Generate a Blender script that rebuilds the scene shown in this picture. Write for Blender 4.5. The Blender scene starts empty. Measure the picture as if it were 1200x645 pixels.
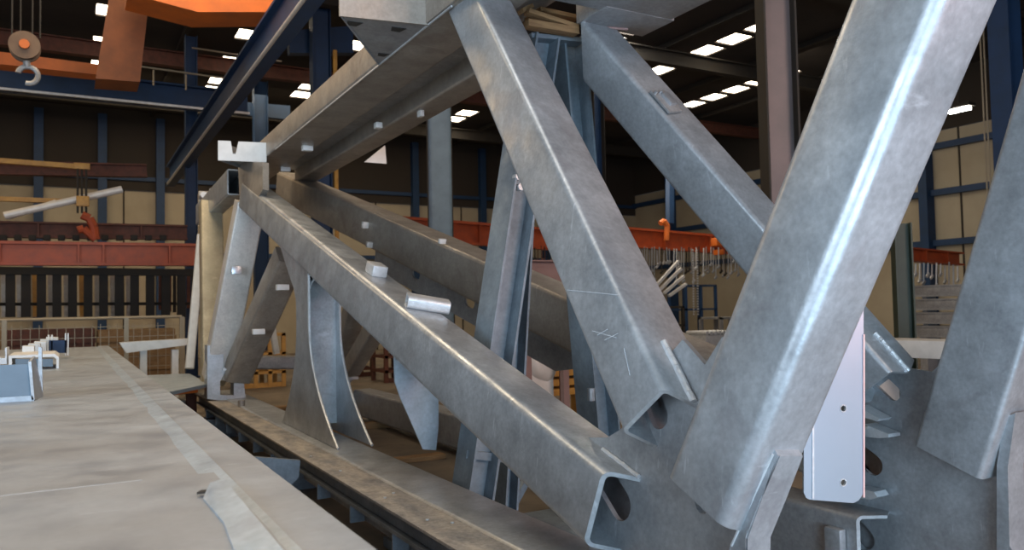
import bpy, bmesh, math, random
import numpy as np
from mathutils import Vector, Matrix
from mathutils.geometry import tessellate_polygon
random.seed(7)
SC = bpy.context.scene
COL = SC.collection
# ------------------------------------------------------------------ frame of the place
# X = across the truss, Y = along the truss, Z = up from the hall floor; camera stands at (0, 0, HC)
F, HC = 925.0, 1.9
def _ray(x, y): return np.array([(x-600)/F, (y-322.5)/F, 1.0])
_up = np.array([-.02, -1, .043]); _up /= np.linalg.norm(_up)
_d = _ray(80, 372); _d -= (_d@_up)*_up; _d /= np.linalg.norm(_d)
_nc = np.array([1, .133, 556/F]); _nc /= np.linalg.norm(_nc)      # normal of the near truss face
_nh = _nc-(_nc@_up)*_up; _nh -= (_nh@_d)*_d; _nh /= np.linalg.norm(_nh)
M = np.array([_nh, _d, _up])
NF = M@_nc
DF = 3.6*(_nc@_ray(740, 560))
def R(x, y): return M@_ray(x, y)
def W(p): return Vector((float(p[0]), float(p[1]), float(p[2])+HC))
def LX(x, y, l): r = R(x, y); return W(r*l/r[0])                  # point at a given X
def SY(x, y, s): r = R(x, y); return W(r*s/r[1])                  # at a given Y
def HZ(x, y, h): r = R(x, y); return W(r*h/r[2])                  # at a given height relative to the eye
def PF(x, y, off=0.0): r = R(x, y); return W(r*(DF+off)/(NF@r))   # on the near truss face
NFV = Vector(NF)
UP = Vector((0, 0, 1)); XA = Vector((1, 0, 0)); YA = Vector((0, 1, 0))

# ------------------------------------------------------------------ materials
def mat(name, base, rough=.5, metal=0.0, var=None, scale=2.0, amt=.5, spangle=0.0, bump=0.0, streak=None, detail=6, bscale=60, speck=0.0):
    m = bpy.data.materials.new(name); m.use_nodes = True
    nt = m.node_tree; N = nt.nodes; Lk = nt.links
    b = N['Principled BSDF']
    b.inputs['Roughness'].default_value = rough; b.inputs['Metallic'].default_value = metal
    b.inputs['Base Color'].default_value = (*base, 1)
    tc = N.new('ShaderNodeTexCoord')
    out = None
    if var:
        no = N.new('ShaderNodeTexNoise'); no.inputs['Scale'].default_value = scale; no.inputs['Detail'].default_value = detail
        no.inputs['Roughness'].default_value = .6
        src = tc.outputs['Object']
        if streak:
            mp = N.new('ShaderNodeMapping'); mp.inputs['Scale'].default_value = streak; Lk.new(src, mp.inputs[0]); src = mp.outputs[0]
        Lk.new(src, no.inputs['Vector'])
        cr = N.new('ShaderNodeMapRange'); cr.inputs[1].default_value = .35; cr.inputs[2].default_value = .68
        cr.inputs[3].default_value = 0; cr.inputs[4].default_value = amt
        Lk.new(no.outputs[0], cr.inputs[0])
        mx = N.new('ShaderNodeMix'); mx.data_type = 'RGBA'
        mx.inputs[6].default_value = (*base, 1); mx.inputs[7].default_value = (*var, 1)
        Lk.new(cr.outputs[0], mx.inputs[0]); out = mx.outputs[2]
    if spangle:
        vo = N.new('ShaderNodeTexNoise'); vo.inputs['Scale'].default_value = 38; vo.inputs['Detail'].default_value = 3
        Lk.new(tc.outputs['Object'], vo.inputs['Vector'])
        mr = N.new('ShaderNodeMapRange'); mr.inputs[1].default_value = .3; mr.inputs[2].default_value = .7
        mr.inputs[3].default_value = 1-spangle; mr.inputs[4].default_value = 1+spangle
        Lk.new(vo.outputs[0], mr.inputs[0])
        mu = N.new('ShaderNodeVectorMath'); mu.operation = 'SCALE'
        if out: Lk.new(out, mu.inputs[0])
        else: mu.inputs[0].default_value = base
        Lk.new(mr.outputs[0], mu.inputs[3]); out = mu.outputs[0]
        rr = N.new('ShaderNodeMapRange'); rr.inputs[1].default_value = .3; rr.inputs[2].default_value = .7
        rr.inputs[3].default_value = rough-.09; rr.inputs[4].default_value = rough+.12
        n3 = N.new('ShaderNodeTexNoise'); n3.inputs['Scale'].default_value = 5; n3.inputs['Detail'].default_value = 7
        Lk.new(tc.outputs['Object'], n3.inputs['Vector']); Lk.new(n3.outputs[0], rr.inputs[0])
        Lk.new(rr.outputs[0], b.inputs['Roughness'])
    if speck:
        v2 = N.new('ShaderNodeTexNoise'); v2.inputs['Scale'].default_value = 2.3; v2.inputs['Detail'].default_value = 9; v2.inputs['Distortion'].default_value = 1.6
        mp2 = N.new('ShaderNodeMapping'); mp2.inputs['Location'].default_value = (3, 7, 1); Lk.new(tc.outputs['Object'], mp2.inputs[0]); Lk.new(mp2.outputs[0], v2.inputs['Vector'])
        m2 = N.new('ShaderNodeMapRange'); m2.inputs[1].default_value = .60; m2.inputs[2].default_value = .66; m2.inputs[3].default_value = 0; m2.inputs[4].default_value = speck
        Lk.new(v2.outputs[0], m2.inputs[0])
        mx2 = N.new('ShaderNodeMix'); mx2.data_type = 'RGBA'; Lk.new(out, mx2.inputs[6]); mx2.inputs[7].default_value = (base[0]*.62, base[1]*.56, base[2]*.56, 1)
        Lk.new(m2.outputs[0], mx2.inputs[0]); out = mx2.outputs[2]
    if spangle:
        n5 = N.new('ShaderNodeTexNoise'); n5.inputs['Scale'].default_value = 9; n5.inputs['Detail'].default_value = 5; n5.inputs['Roughness'].default_value = .7
        Lk.new(tc.outputs['Object'], n5.inputs['Vector'])
        r5 = N.new('ShaderNodeMapRange'); r5.inputs[1].default_value = .3; r5.inputs[2].default_value = .7; r5.inputs[3].default_value = 1-spangle*1.5; r5.inputs[4].default_value = 1+spangle*1.3
        Lk.new(n5.outputs[0], r5.inputs[0])
        m5 = N.new('ShaderNodeVectorMath'); m5.operation = 'SCALE'; Lk.new(out, m5.inputs[0]); Lk.new(r5.outputs[0], m5.inputs[3]); out = m5.outputs[0]
        # pale handling scratches and chalky runs
        mp6 = N.new('ShaderNodeMapping'); mp6.inputs['Scale'].default_value = (2.2, 16, 3); mp6.inputs['Rotation'].default_value = (.5, .4, .9)
        Lk.new(tc.outputs['Object'], mp6.inputs[0])
        n6 = N.new('ShaderNodeTexNoise'); n6.inputs['Scale'].default_value = 1.7; n6.inputs['Detail'].default_value = 8; n6.inputs['Roughness'].default_value = .62
        Lk.new(mp6.outputs[0], n6.inputs['Vector'])
        r6 = N.new('ShaderNodeMapRange'); r6.inputs[1].default_value = .63; r6.inputs[2].default_value = .72; r6.inputs[3].default_value = 0; r6.inputs[4].default_value = .5
        Lk.new(n6.outputs[0], r6.inputs[0])
        x6 = N.new('ShaderNodeMix'); x6.data_type = 'RGBA'; Lk.new(r6.outputs[0], x6.inputs[0]); Lk.new(out, x6.inputs[6]); x6.inputs[7].default_value = (min(base[0]*1.5, .8), min(base[1]*1.5, .8), min(base[2]*1.5, .8), 1)
        out = x6.outputs[2]
    if out: Lk.new(out, b.inputs['Base Color'])
    if bump:
        n2 = N.new('ShaderNodeTexNoise'); n2.inputs['Scale'].default_value = bscale; n2.inputs['Detail'].default_value = 4
        Lk.new(tc.outputs['Object'], n2.inputs['Vector'])
        bp = N.new('ShaderNodeBump'); bp.inputs['Strength'].default_value = bump; bp.inputs['Distance'].default_value = .01
        Lk.new(n2.outputs[0], bp.inputs['Height']); Lk.new(bp.outputs[0], b.inputs['Normal'])
    return m
def emis(name, col, s):
    m = bpy.data.materials.new(name); m.use_nodes = True
    b = m.node_tree.nodes['Principled BSDF']
    b.inputs['Base Color'].default_value = (*col, 1); b.inputs['Emission Color'].default_value = (*col, 1); b.inputs['Emission Strength'].default_value = s
    return m
G = dict(
 galv=mat('galvanised steel', (.44,.47,.50), .38, .50, (.31,.33,.35), 2.0, .9, .095, .10, speck=.3),
 galvd=mat('dull galvanised steel', (.36,.37,.385), .46, .45, (.26,.255,.25), 1.6, .8, .10, .10, speck=.3),
 galvch=mat('chalky scratch', (.48,.51,.54), .8),
 brightp=mat('clean bright zinc', (.72,.70,.67), .4, .3, (.58,.56,.54), 2.5, .8, .08, .05),
 stain=mat('yellow stained zinc', (.50,.44,.31), .42, .45, (.36,.31,.22), 2.5, .9, .06, .08),
 galvw=mat('stained galvanised steel', (.40,.37,.33), .45, .5, (.28,.25,.22), 1.8, .9, .08, .10, speck=.4),
 bright=mat('fresh bright zinc', (.60,.63,.67), .30, .75, (.52,.56,.61), 2, .6),
 zinc=mat('light zinc weld', (.66,.68,.70), .42, .45, (.5,.52,.54), 12, .7, .05, .25),
 white=mat('pale zinc lug', (.78,.78,.76), .5, .2, (.6,.6,.58), 9, .5),
 deck=mat('dusty deck steel', (.37,.42,.47), .42, .25, (.27,.29,.31), .8, .9, .04, .04, streak=(.4,1.3,1), detail=3),
 deckblue=mat('bluish zinc runs', (.42,.49,.56), .42, .4, (.34,.42,.49), 5, .8, .08, .08),
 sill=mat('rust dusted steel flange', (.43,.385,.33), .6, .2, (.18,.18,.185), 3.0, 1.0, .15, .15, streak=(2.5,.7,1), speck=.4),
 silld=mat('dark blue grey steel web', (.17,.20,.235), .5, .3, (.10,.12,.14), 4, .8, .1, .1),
 blue=mat('blue paint', (.008,.040,.115), .6, .0, (.007,.030,.075), 3, .7),
 bluel=mat('pale blue grey paint', (.16,.23,.30), .45, .1, (.11,.16,.21), 3, .7),
 trestle=mat('blue grey trestle paint', (.22,.28,.33), .48, .25, (.15,.18,.21), 5, .8, .08),
 orange=mat('orange red paint', (.44,.075,.018), .5, 0, (.26,.05,.02), 4, .8),
 orangeb=mat('crane orange paint', (.66,.15,.018), .5, 0, (.42,.10,.02), 2, .7),
 rust=mat('dark red rusty steel', (.14,.045,.028), .7, 0, (.07,.03,.02), 6, .9),
 yellow=mat('ochre paint', (.55,.30,.06), .5, 0, (.34,.17,.04), 6, .8),
 dark=mat('dark steel', (.028,.022,.016), .8, 0, (.02,.02,.02), 5, .8),
 wood=mat('weathered timber', (.33,.20,.09), .8, 0, (.20,.11,.05), 6, .9, 0, .3, streak=(1,8,8)),
 col=mat('mauve grey steel paint', (.13,.105,.11), .5, .2, (.09,.08,.085), 2, .8),
 green=mat('dark green paint', (.03,.05,.035), .5, 0, (.02,.035,.025), 4, .7),
 wall=mat('beige wall cladding', (.42,.37,.28), .8, 0, (.34,.29,.21), .5, .8),
 walld=mat('dark upper cladding', (.035,.027,.022), .9, 0, (.035,.03,.025), .7, .8),
 roof=mat('dark roof sheet', (.035,.028,.026), .9, 0, (.02,.018,.017), .6, .8),
 floor=mat('dusty concrete floor', (.24,.19,.135), .75, 0, (.12,.10,.08), .8, 1.0, 0, .15, speck=.5),
 rope=mat('pale steel wire', (.35,.30,.22), .5, .3),
 pink=mat('pink grey primer', (.30,.20,.19), .5, .2, (.24,.16,.15), 3, .7),
 card=mat('brown cardboard', (.45,.28,.16), .8, 0, (.38,.23,.13), 3, .6),
 skyl=emis('skylight sheet', (1.0, .84, .62), 9.0),
 skyl2=emis('bright skylight sheet', (1.0, .93, .8), 22.0),
 lamp=emis('lamp tube', (1, .96, .85), 25.0),
)
# ------------------------------------------------------------------ object helpers
WO = {}
def link(name, bm, m, parent=None, smooth=35):
    me = bpy.data.meshes.new(name)
    bmesh.ops.recalc_face_normals(bm, faces=bm.faces)
    bm.to_mesh(me); bm.free()
    me.materials.append(G[m] if isinstance(m, str) else m)
    if smooth:
        for p in me.polygons: p.use_smooth = True
        try: me.set_sharp_from_angle(angle=math.radians(smooth))
        except Exception: pass
    o = bpy.data.objects.new(name, me); COL.objects.link(o)
    if parent is not None:
        o.parent = parent
        if parent.parent is None and parent.type == 'EMPTY': o.location = -parent.location
    return o
def tag(o, label=None, cat=None, group=None, kind=None):
    if label: o['label'] = label
    if cat: o['category'] = cat
    if group: o['group'] = group
    if kind: o['kind'] = kind
    return o
def thing(name, loc, label, cat, group=None):
    o = bpy.data.objects.new(name, None); COL.objects.link(o); o.location = loc; o.empty_display_size = .1
    return tag(o, label, cat, group)
def struct(name, bm, m): return tag(link(name, bm, m), kind='structure')
def solo(name, bm, m, label, cat, group=None):
    """one-mesh thing: its origin moved to the middle of its foot"""
    o = link(name, bm, m); tag(o, label, cat, group)
    vs = [v.co for v in o.data.vertices]
    c = Vector((sum(v.x for v in vs)/len(vs), sum(v.y for v in vs)/len(vs), min(v.z for v in vs)))
    o.data.transform(Matrix.Translation(-c)); o.location = c
    return o

def frame(P, Q, side):
    a = (Q-P).normalized(); s = (side-side.dot(a)*a).normalized(); return a, s, a.cross(s)
def box(bm, c, ex, ey, ez, sx, sy, sz, bev=0.0):
    vs = []
    for i in (-1, 1):
        for j in (-1, 1):
            for k in (-1, 1): vs.append(bm.verts.new(c+ex*(i*sx/2)+ey*(j*sy/2)+ez*(k*sz/2)))
    fs = [(0,1,3,2),(4,6,7,5),(0,4,5,1),(2,3,7,6),(0,2,6,4),(1,5,7,3)]
    f = [bm.faces.new([vs[i] for i in q]) for q in fs]
    if bev:
        ed = list({e for q in f for e in q.edges})
        bmesh.ops.bevel(bm, geom=ed, offset=bev, segments=2, affect='EDGES', profile=.6)
def abox(bm, x0, x1, y0, y1, z0, z1, bev=0.0):
    box(bm, Vector(((x0+x1)/2, (y0+y1)/2, (z0+z1)/2)), XA, YA, UP, abs(x1-x0), abs(y1-y0), abs(z1-z0), bev)
def bar(bm, P, Q, w, h, side=UP, bev=0.0):
    a, s, t = frame(P, Q, side); box(bm, (P+Q)/2, a, s, t, (Q-P).length, h, w, bev)
def rod(bm, P, Q, r, n=12, r2=None):
    a, s, t = frame(P, Q, UP if abs((Q-P).normalized().z) < .95 else XA); r2 = r if r2 is None else r2
    A = [bm.verts.new(P+(s*math.cos(2*math.pi*i/n)+t*math.sin(2*math.pi*i/n))*r) for i in range(n)]
    B = [bm.verts.new(Q+(s*math.cos(2*math.pi*i/n)+t*math.sin(2*math.pi*i/n))*r2) for i in range(n)]
    for i in range(n): bm.faces.new((A[i], A[(i+1)%n], B[(i+1)%n], B[i]))
    bm.faces.new(A); bm.faces.new(B)
def path(bm, pts, r, n=8):
    for a, b in zip(pts, pts[1:]): rod(bm, a, b, r, n)
def ring(bm, c, ax, R0, r, n=20, k=8, a0=0, a1=2*math.pi):
    a = ax.normalized(); s = a.orthogonal().normalized(); t = a.cross(s); L = []
    full = abs(a1-a0-2*math.pi) < 1e-3; cnt = n if full else n+1
    for i in range(cnt):
        th = a0+(a1-a0)*i/n; e = s*math.cos(th)+t*math.sin(th)
        L.append([bm.verts.new(c+e*(R0+r*math.cos(2*math.pi*j/k))+a*(r*math.sin(2*math.pi*j/k))) for j in range(k)])
    for i in range(n):
        A = L[i]; B = L[(i+1) % cnt]
        for j in range(k): bm.faces.new((A[j], A[(j+1)%k], B[(j+1)%k], B[j]))
    if not full: bm.faces.new(L[0]); bm.faces.new(L[-1])
def isec(bm, P, Q, side, w, h, tf=.02, tw=.014):
    """rolled I section: flanges lie across 'side', depth h measured along 'side'"""
    a, s, t = frame(P, Q, side); ln = (Q-P).length; c = (P+Q)/2
    # one closed outline so that the section is one skin
    pr = [(-w/2,-h/2),(w/2,-h/2),(w/2,-h/2+tf),(tw/2,-h/2+tf),(tw/2,h/2-tf),(w/2,h/2-tf),(w/2,h/2),(-w/2,h/2),(-w/2,h/2-tf),(-tw/2,h/2-tf),(-tw/2,-h/2+tf),(-w/2,-h/2+tf)]
    prism(bm, [P+t*x+s*y for x, y in pr], a*ln)
def prism(bm, pts, ext, holes=()):
    loops = [list(pts)]+[list(h) for h in holes]
    tri = tessellate_polygon(loops)
    flat = [p for l in loops for p in l]
    A = [bm.verts.new(p) for p in flat]; B = [bm.verts.new(p+ext) for p in flat]
    for t in tri:
        try: bm.faces.new([A[i] for i in t]); bm.faces.new([B[i] for i in reversed(t)])
        except ValueError: pass
    o = 0
    for l in loops:
        n = len(l)
        for i in range(n):
            j = (i+1) % n
            bm.faces.new((A[o+i], A[o+j], B[o+j], B[o+i]))
        o += n
def capsule(P, Q, r, nrm, n=10):
    """hole outline: rounded slot from P to Q in the plane with normal nrm"""
    a = (Q-P).normalized(); s = nrm.normalized().cross(a); out = []
    for i in range(n+1):
        th = -math.pi/2+math.pi*i/n; out.append(Q+a*(r*math.cos(th))+s*(r*math.sin(th)))
    for i in range(n+1):
        th = math.pi/2+math.pi*i/n; out.append(P+a*(r*math.cos(th))+s*(r*math.sin(th)))
    return out
def tube(bm, C0, C1, uW, uH, w, h, r=.035, t=.018, off0=None, off1=None, cap0=False, cap1=False):
    """hollow rounded box section. C0-C1 is one sharp corner line, the section lies towards +uW and +uH"""
    a = (C1-C0).normalized(); uW = (uW-uW.dot(a)*a).normalized(); uH = (uH-uH.dot(a)*a); uH = (uH-uH.dot(uW)*uW).normalized()
    def prof(m, rr):
        P = []
        cs = [(m+rr, m+rr, math.pi, 1.5*math.pi), (w-m-rr, m+rr, 1.5*math.pi, 2*math.pi), (w-m-rr, h-m-rr, 0, .5*math.pi), (m+rr, h-m-rr, .5*math.pi, math.pi)]
        for k, (cx, cy, a0, a1) in enumerate(cs):
            for i in range(6):
                th = a0+(a1-a0)*i/5; P.append((cx+rr*math.cos(th), cy+rr*math.sin(th)))
            if k == 0: P.append((w/2, m))
            if k == 1: P.append((w-m, h/2))
            if k == 2: P.append((w/2, h-m))
            if k == 3: P.append((m, h/2))
        return P
    o, i_ = prof(0, r), prof(t, max(r-t, .004)); n = len(o)
    f0 = off0 or (lambda x, y: 0); f1 = off1 or (lambda x, y: 0)
    def ringv(C, P, f): return [bm.verts.new(C+uW*x+uH*y+a*f(x, y)) for x, y in P]
    A, B, A2, B2 = ringv(C0, o, f0), ringv(C1, o, f1), ringv(C0, i_, f0), ringv(C1, i_, f1)
    for k in range(n):
        j = (k+1) % n
        bm.faces.new((A[k], A[j], B[j], B[k])); bm.faces.new((A2[k], B2[k], B2[j], A2[j]))
        bm.faces.new((A[k], A2[k], A2[j], A[j])); bm.faces.new((B[k], B[j], B2[j], B2[k]))
    if cap0: bm.faces.new(A2)
    if cap1: bm.faces.new(B2)
def NB(): return bmesh.new()
def proj(p):
    q = M.T@np.array([p.x, p.y, p.z-HC]); return (round(600+F*q[0]/q[2]), round(322.5+F*q[1]/q[2]))

# ------------------------------------------------------------------ camera
cd = bpy.data.cameras.new('camera'); cam = bpy.data.objects.new('camera', cd); COL.objects.link(cam)
cd.sensor_width = 36; cd.lens = F/1200*36
cr, cu, cb = M@np.array([1,0,0]), -(M@np.array([0,1,0])), -(M@np.array([0,0,1]))
cam.matrix_world = Matrix(((cr[0],cu[0],cb[0],0),(cr[1],cu[1],cb[1],0),(cr[2],cu[2],cb[2],HC),(0,0,0,1)))
cd.dof.use_dof = True; cd.dof.focus_distance = 4.2; cd.dof.aperture_fstop = 3.5
SC.camera = cam
SC.view_settings.view_transform = 'Standard'; SC.view_settings.look = 'None'; SC.view_settings.gamma = 1
SC.view_settings.exposure = .1

# ================================================================== THE TRUSS
TR = thing('steel_truss', (2.3, 7, 0), 'huge welded galvanised steel space truss of box sections filling the middle of the hall', 'truss')
def part(name, bm, m, label=None, parent=TR, smooth=35):
    o = link(name, bm, m, parent, smooth)
    if label: o['label'] = label
    return o
TZ = 2.25+HC           # underside of top chord
# near face members
fd0, fd1 = PF(284, 212.4), PF(706, 551); aFD = (fd1-fd0).normalized()
dn = aFD.cross(NFV); dn = dn if dn.z < 0 else -dn
def sk(w, k=.09): return lambda x, y: k*min(x, w-x)/(w/2)
b = NB(); tube(b, fd0, fd1, NFV, dn, .36, .40, .05, .022, off0=lambda x, y: .10*y, off1=sk(.36, .095)); FDo = part('lower_diagonal', b, 'galv')
vl1 = PF(776.8, 455); vl0 = PF(561.9, 0); aVL = (vl1-vl0).normalized()
vl0 = vl1-aVL*((TZ+.27-vl1.z)/(-aVL.z))
hv = PF(727.3, 504.4)-vl1; hv = (hv-hv.dot(aVL)*aVL).normalized()
b = NB(); tube(b, vl0, vl1, NFV, hv, .33, .35, .035, .018, off1=sk(.33)); VLo = part('steep_diagonal', b, 'galv')
vr1 = PF(847, 619); vr0 = PF(1101, 0); aVR = (vr1-vr0).normalized()
vr0 = vr1-aVR*((TZ+.01-vr1.z)/(-aVR.z))
hr = PF(778.4, 558.8)-vr1; hr = (hr-hr.dot(aVR)*aVR).normalized()
b = NB(); tube(b, vr0, vr1, NFV, hr, .32, .375, .055, .018, off1=sk(.32, .03)); VRo = part('steep_diagonal', b, 'galv', 'broad galvanised box diagonal rising towards the camera')
# gusset plate of the near node
OFF = .17
def G1(x, y): return PF(x, y, OFF)
out = [(648,520),(668,512),(690,513),(712,513),(728,503),(742,482),(772,430),(800,398),(826,428),(846,395),(900,400),(930,470),(916,540),(884,626),(880,800),(700,800),(690,640),(668,600)]
holes = [capsule(G1(752,430), G1(772,488), .062, NFV), capsule(G1(702,550), G1(727,592), .078, NFV), capsule(G1(862,520), G1(823,590), .045, NFV)]
b = NB(); prism(b, [G1(x, y) for x, y in out], NFV*.03, holes); GA = part('gusset_plate', b, 'galv', 'bluish gusset plate where the near diagonals meet')
# slot welds on the box faces
def weld(P, Q, r, parent, m='zinc'):
    b = NB(); n = 14; pts = [P.lerp(Q, i/n)+Vector([random.uniform(-.0015, .0015) for _ in range(3)]) for i in range(n+1)]
    path(b, pts, r, 8); return part('weld_seam', b, m, None, parent)
def onface(C1, a, u, du, back, lift): return C1-a*back+u*du+lift
weld(onface(fd1, aFD, NFV, .158, -.085, -dn*.004), onface(fd1, aFD, NFV, .158, .22, -dn*.004), .012, FDo)
weld(onface(vl1, aVL, NFV, .14, -.07, -hv*.004), onface(vl1, aVL, NFV, .14, .27, -hv*.004), .017, VLo)
weld(fd1+NFV*.20+aFD*.075-dn*.002, fd1+NFV*.2-aFD*.18-dn*.002, .010, FDo)
# stiffener flange along the gusset's near edge, bent where it turns down
def flange(pts, wid, th, off, name, m, parent=TR):
    b = NB(); P = [PF(x, y, OFF+off) for x, y in pts]; n = len(P)
    for k in range(n-1):
        a, s, t = frame(P[k], P[k+1], NFV)
        ext = a*(th*.35)
        c = (P[k]+P[k+1])/2+NFV*(wid/2)
        box(b, c, a, NFV, t, (P[k+1]-P[k]).length+th*.5, wid, th, .006)
    return part(name, b, m, None, parent)
b = NB(); fo = .11
prism(b, [PF(904,531,fo), PF(913,535,fo), PF(894,582,fo), PF(875,632,fo), PF(871,800,fo), PF(850,800,fo), PF(854,640,fo), PF(879,584,fo)], NFV*.145)
bmesh.ops.bevel(b, geom=[e for e in b.edges if abs((e.verts[0].co-e.verts[1].co).normalized().dot(NFV)) < .5 and e.calc_length() > .12], offset=.006, segments=2, affect='EDGES')
part('edge_flange', b, 'galv')
b = NB(); path(b, [PF(906,532,fo-.003), PF(883,582,fo-.003), PF(857,640,fo-.003)], .006, 6); part('weld_seam', b, 'zinc')

# ---- top chord: two box sections with a recessed plate between
tc0, tc1 = .6, 13.5
b = NB(); tube(b, Vector((2.45, tc1, TZ)), Vector((2.45, tc0, TZ)), XA, UP, .49, .30, .03, .02); part('top_chord', b, 'galvw', 'brown stained near box of the top chord')
b = NB(); tube(b, Vector((3.37, tc1, TZ)), Vector((3.37, 6.45, TZ)), XA, UP, .34, .30, .03, .02); part('top_chord', b, 'galvw')
b = NB(); tube(b, Vector((3.0, 4.78, TZ)), Vector((3.0, 3.4, TZ)), XA, UP, 1.15, .34, .03, .02, cap0=True, cap1=True); part('node_box', b, 'galvd')
b = NB(); abox(b, 3.5, 4.16, 4.70, 5.10, TZ-.004, TZ+.34, .006); part('cap_block', b, 'galvd')
b = NB(); rod(b, Vector((3.57, 5.09, TZ-.01)), Vector((3.93, 5.0, TZ-.01)), .012, 8); part('weld_seam', b, 'pink')
b = NB(); abox(b, 2.93, 3.38, tc0+.02, tc1-.02, TZ+.20, TZ+.23); part('chord_plate', b, 'galvd')
b = NB()
bar(b, Vector((2.46, 10.9, TZ-.005)), Vector((2.46, 5.2, TZ-.005)), .012, .012); part('weld_seam', b, 'zinc')
# hanging brackets on the outer side of the top chord
def chord_bracket(y0, y1, x0, notch):
    e = thing_part('chord_bracket')
    b = NB(); prism(b, [Vector((x0, y0, TZ)), Vector((2.46, y0-.12, TZ)), Vector((2.46, y1, TZ))], UP*.02)
    link('soffit_plate', b, 'galvd', e)
    b = NB(); h = .52 if not notch else .28
    dz = .09 if notch else .01
    P0, P1 = Vector((x0, y0, TZ-dz)), Vector((2.455, y0-.12, TZ-dz)); ex = (P1-P0)
    o2 = [P0, P1, P1+UP*h, P0+UP*h]
    if notch:
        o2 = [P0, P1, P1+UP*h, P0+ex*.42+UP*h, P0+ex*.36+UP*(h*.35), P0+ex*.30+UP*(h*.35), P0+ex*.26+UP*h, P0+UP*h]
    prism(b, o2, Vector((0, .02, 0))); link('face_plate', b, 'white' if notch else 'galvw', e)
    b = NB(); prism(b, [P0, P0+UP*h, Vector((2.45, y1, TZ+h)), Vector((2.45, y1, TZ-.01))], Vector((.02, .01, 0))); link('side_plate', b, 'galvd', e)
    return e
def thing_part(name):
    o = bpy.data.objects.new(name, None); COL.objects.link(o); o.parent = TR; o.location = -TR.location; return o
e1 = chord_bracket(5.74, 6.76, 1.78, False)
e2 = chord_bracket(11.55, 12.7, 1.82, True)
# corner holes as thin dark plates under the soffit, their darkness put into the colour
for (x, y, q) in ((1.93, 5.83, .12), (2.28, 5.80, .12), (2.39, 6.45, .10)):
    b = NB(); prism(b, [Vector((x-q/2, y, TZ-.006)), Vector((x+q/2, y-.01, TZ-.006)), Vector((x+q*.3, y+q*.7, TZ-.006)), Vector((x-q*.3, y+q*.7, TZ-.006))], UP*.004); link('drain_hole', b, 'dark', e1)
# plates that carry bracket along the near box: sloping web towards the steep diagonal
b = NB(); prism(b, [Vector((2.435, 5.62, TZ)), Vector((2.435, 4.6, TZ)), Vector((2.435, 4.6, TZ+.5)), Vector((2.435, 5.62, TZ+.5))], XA*.015); part('web_plate', b, 'galvw')
# lugs under the chord
def lug(P, sx, sy, sz, m='white', ex=XA, ey=YA, ez=UP, hole=False, parent=TR):
    b = NB(); box(b, P, ex, ey, ez, sx, sy, sz, min(sx, sy, sz)*.15)
    return part('lug', b, m, None, parent)
for px, py, sx in ((360,172,.14),(334,197,.15),(307,213,.15),(372,216,.15),(493,131,.05),(443,145,.08)):
    p = HZ(px, py, 2.24); lug(Vector((p.x, p.y, TZ-.035)), sx, .10, .07)
p = HZ(427, 190, 2.24)
b = NB(); prism(b, [p, p+Vector((.35,0,.0)), p+Vector((.33,0,.28))], YA*.02); part('lug', b, 'white', 'triangular pale lug on the far side of the top chord')

# ---- far members: rear diagonal, rear steep ones
aRV = Vector(tuple(M@(_ray(-550, -1380)/np.linalg.norm(_ray(-550, -1380)))))
rv0 = HZ(683, 25, 2.25); rv1 = rv0-aRV*3.42
nr = (XA-XA.dot(aRV)*aRV).normalized()
hR = aRV.cross(nr); hR = hR if hR.y > 0 else -hR
b = NB(); tube(b, rv0, rv1, nr, hR, .33, .36, .035, .018, off0=lambda x, y: .33*y/.36-.03, off1=lambda x, y: .06*min(x, .33-x)/.165); RVo = part('steep_diagonal', b, 'galv', 'rear box diagonal leaning up to the left behind')
weld(onface(rv1, -aRV, nr, .155, -.05, -hR*.004), onface(rv1, -aRV, nr, .155, .25, -hR*.004), .016, RVo)
weld(onface(rv0, -aRV, nr, .01, .0, -hR*.006), onface(rv0, -aRV, nr, .32, .0, -hR*.006), .014, RVo)
p = rv0-aRV*.98+nr*.1-hR*.02
b = NB(); box(b, p, aRV, nr, hR, .24, .15, .02, .004); pl = part('cleat', b, 'galvd', None, TR)
b = NB(); box(b, p-hR*.02+nr*.02, aRV, nr, hR, .12, .07, .03, .004)
for q in (-.03, .03): rod(b, p+aRV*(.08+q*0)+nr*(q-.03)-hR*.01, p+aRV*.08+nr*(q-.03)-hR*.035, .012, 10)
part('bolt_plate', b, 'bright', None, pl)
# rear node
LB = 4.48
rr1 = LX(1149, 563, LB); rr0 = LX(1215, 355, LB-.02); aRR = (rr1-rr0).normalized()
rr0 = rr1-aRR*3.2
hl = LX(1071, 517, LB)-rr1; hl = (hl-hl.dot(aRR)*aRR).normalized()
n2 = aRR.cross(hl); n2 = n2 if n2.x > 0 else -n2
b = NB(); tube(b, rr0, rr1, n2, hl, .33, (LX(1071, 517, LB)-rr1).length, .035, .018); part('steep_diagonal', b, 'galv', 'rear box diagonal at the right rising towards the camera')
def GB(x, y): return LX(x, y, LB+.0)
# gusset B plane: through LB, tilted with rear frame
b = NB()
PB = lambda x, y: LX(x, y, 4.635)
out = [(985,470),(1020,420),(1052,430),(1092,436),(1110,420),(1140,450),(1180,490),(1172,548),(1174,640),(1200,690),(1200,800),(985,800)]
hs = [capsule(PB(1020,435), PB(1047,461), .05, XA), capsule(PB(985,515), PB(1023,545), .07, XA), capsule(PB(990,605), PB(1014,632), .07, XA)]
prism(b, [PB(x, y) for x, y in out], XA*.03, hs); part('gusset_plate', b, 'galv', 'rear gusset plate with dark slotted holes')
b = NB(); prism(b, [LX(x, y, 4.56) for x, y in ((1177,490),(1190,484),(1181,548),(1183,640),(1212,690),(1212,800),(1196,800),(1196,698),(1168,646),(1168,546))], XA*.16)
part('edge_flange', b, 'galv')
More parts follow.
